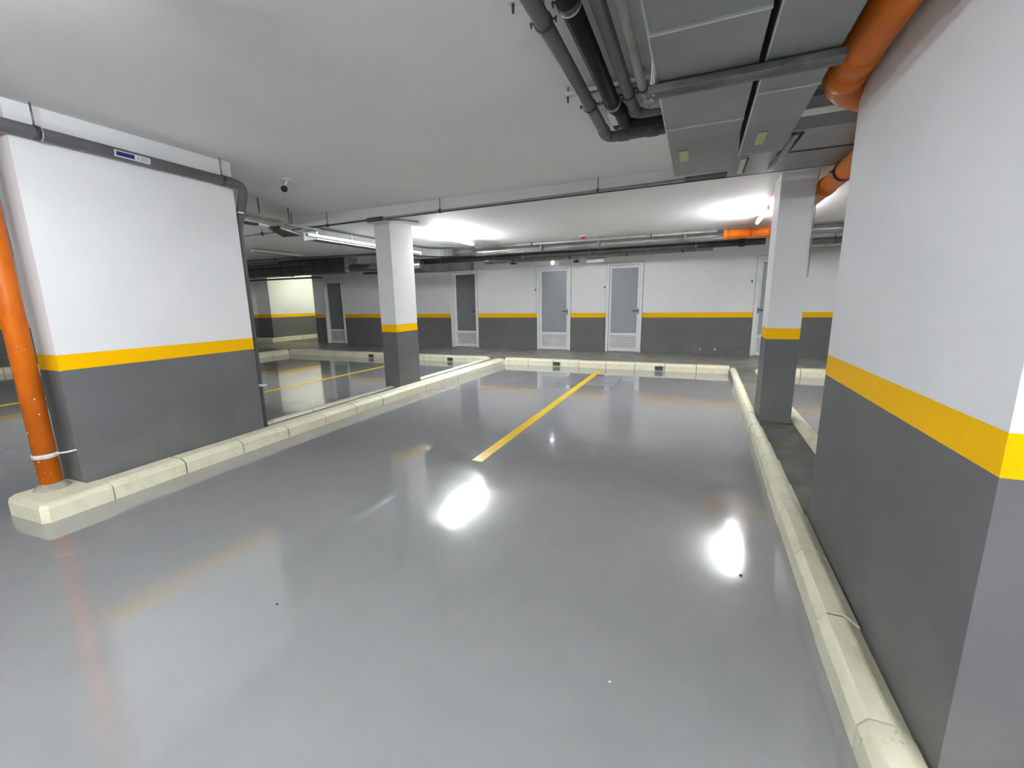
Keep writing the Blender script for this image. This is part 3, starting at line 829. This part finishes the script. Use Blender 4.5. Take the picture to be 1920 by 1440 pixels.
pipe('drain_pipe', 'grey pipe beyond the column towards the dim right side', 'pipe', [(1.3, 10.05, 2.52), (8.9, 10.05, 2.52)], .06, 'grey_pipe', 0, rod=ZL, clamps=[((2.3, 10.05, 2.52), X)])
pipe('drain_pipe', 'lowest pale pipe beyond the column with a dark band', 'pipe', [(1.4, 10.5, 2.40), (8.9, 10.5, 2.40)], .05, 'pale_pipe', 0, rod=ZL, clamps=[((2.75, 10.5, 2.40), X)])
# big dark trunking at the far left
e = thing('main_duct', 'large dark duct filling the dim ceiling corner left of the slim column', 'duct', (-11, 9.6, 2.4))
MB().box(-15.3, -11.4, 9.35, 9.8, 2.35, 2.70).obj('duct_section', 'trunk', e)
MB().box(-11.38, -8.9, 9.35, 9.8, 2.36, 2.74).obj('duct_section', 'trunk', e)
MB().box(-11.4, -11.38, 9.33, 9.82, 2.34, 2.75).obj('seam_strip', 'dark_steel', e)
MB().box(-8.9, -8.88, 9.33, 9.82, 2.35, 2.76).obj('seam_strip', 'pale_pipe', e)
MB().tube([(-8.88, 9.57, 2.46), (-6.55, 9.57, 2.46)], .11, 28).obj('round_section', 'silver', e)
MB().box(-7.6, -5.2, 9.70, 9.84, 2.28, 2.46).obj('duct_section', 'trunk', e)
MB().box(-15.3, -9.6, 8.7, 8.98, 2.56, 2.62).obj('tray', 'dark_steel', e)
e = thing('cable_tray', 'low dark cable tray hung in front of the lit passage wall', 'cable tray', (-11.5, 10.6, 2.37))
MB().box(-14.6, -11.2, 10.5, 10.72, 2.33, 2.37).obj('tray', 'dark_steel', e)
MB().box(-9.4, -8.0, 10.6, 10.8, 2.38, 2.43).obj('tray', 'dark_steel', e)
for x in (-13.9, -12.4, -9.0, -8.2):
    MB().tube([(x, 10.62, 2.37 if x < -10 else 2.43), (x, 10.62, ZL)], .008, 6).obj('threaded_rod', 'steel', e)
pipe('drain_pipe', 'thin grey pipe across the dim ceiling beyond the end of the wall block', 'pipe', [(-12.0, 8.2, 2.68), (-7.2, 8.9, 2.70)], .03, 'grey_pipe', 0, rod=ZL, clamps=[((-10.4, 8.43, 2.686), X)])

# ------------------------------------------------------------------ small fittings
def emergency(label, x, y, z, w, mat='white'):
    e = thing('emergency_light', label, 'emergency light', (x, y, z))
    MB().box(x - w / 2, x + w / 2, y - .04, y + .04, z - .045, z + .045).obj('housing', 'white', e, bevel=.01)
    MB().box(x - w / 2 - .015, x + w / 2 + .015, y - .03, y + .05, z + .045, z + .06).obj('mounting_plate', 'dark_steel', e)
    MB().box(x - w / 2 + .02, x + w * .12, y - .046, y - .038, z - .03, z + .03).obj('diffuser', mat, e)
    MB().tube([(x, y, z + .04), (x, y, ZL)], .008, 8).obj('suspension_rod', 'dark_steel', e)
    return e
emergency('white emergency light box hung above the gap between the two frosted doors', -2.34, 10.75, 2.44, .44)
emergency('small glowing light box above the wall left of the frosted doors', -5.20, 10.75, 2.56, .26, 'lit_small')
e = thing('ceiling_socket', 'black round fitting hanging next to the white emergency light box', 'fitting', (-2.72, 10.6, 2.43))
MB().sphere((-2.78, 10.62, 2.43), .055, 12, (1.6, 1, .5)).tube([(-2.78, 10.62, 2.44), (-2.78, 10.62, ZL)], .012, 8).obj('fitting_body', 'rubber', e)
e = thing('ceiling_socket', 'black round fitting under the pipes between the small light box and the round lamp', 'fitting', (-4.35, 10.6, 2.43))
MB().sphere((-4.45, 10.62, 2.455), .05, 12, (2.0, 1, .4)).tube([(-4.45, 10.62, 2.46), (-4.45, 10.62, ZL)], .010, 8).obj('fitting_body', 'rubber', e)
e = thing('ceiling_socket', 'black fitting at the end of the silver duct before the orange pipe', 'fitting', (.75, 9.6, 2.5))
MB().sphere((.72, 9.62, 2.50), .06, 12, (1.5, 1, .8)).tube([(.72, 9.62, 2.52), (.72, 9.62, ZL)], .012, 8).obj('fitting_body', 'rubber', e)
e = thing('smoke_detector', 'small red detector dome on the ceiling above the frosted doors', 'detector', (-2.2, 8.9, 2.75))
MB().tube([(-2.2, 8.9, ZL), (-2.2, 8.9, 2.755)], .062, 18).obj('detector_base', 'white', e)
MB().sphere((-2.2, 8.9, 2.745), .05, 14, (1, 1, .8)).obj('detector_dome', 'red', e)
e = thing('security_camera', 'white bullet camera with black face hanging from the ceiling', 'camera', (-4.45, 3.85, ZC))
MB().tube([(-4.40, 3.84, ZC), (-4.40, 3.84, ZC - .02)], .05, 20).obj('mount_plate', 'white', e)
MB().tube([(-4.52, 3.84, ZC), (-4.52, 3.84, ZC - .012)], .018, 12).obj('cable_cap', 'white', e)
MB().tube([(-4.40, 3.84, ZC - .018), (-4.41, 3.83, ZC - .05), (-4.43, 3.83, ZC - .075)], .013, 10).obj('bracket', 'white', e)
d = Vector((.62, -.60, -.42)).normalized(); p0 = Vector((-4.47, 3.86, ZC - .065))
MB().tube([p0, p0 + d * .12], .032, 20).obj('camera_body', 'white', e)
MB().tube([p0 + d * .118, p0 + d * .135], .036, 20).obj('lens_face', 'lens', e)

for (px, py, r, m, l) in ((-1.88, 1.30, .006, 'rubber', 'tiny dark speck on the floor in front of the kerb end'), (.31, 2.42, .007, 'rubber', 'tiny dark speck on the floor near the bright reflection'), (-.23, 1.48, .005, 'white', 'tiny white crumb on the glossy floor at the bottom of the picture')):
    tag(MB().sphere((px, py, r * .6), r, 6, (1.3, 1, .6)).obj('floor_speck', m), l, 'speck')
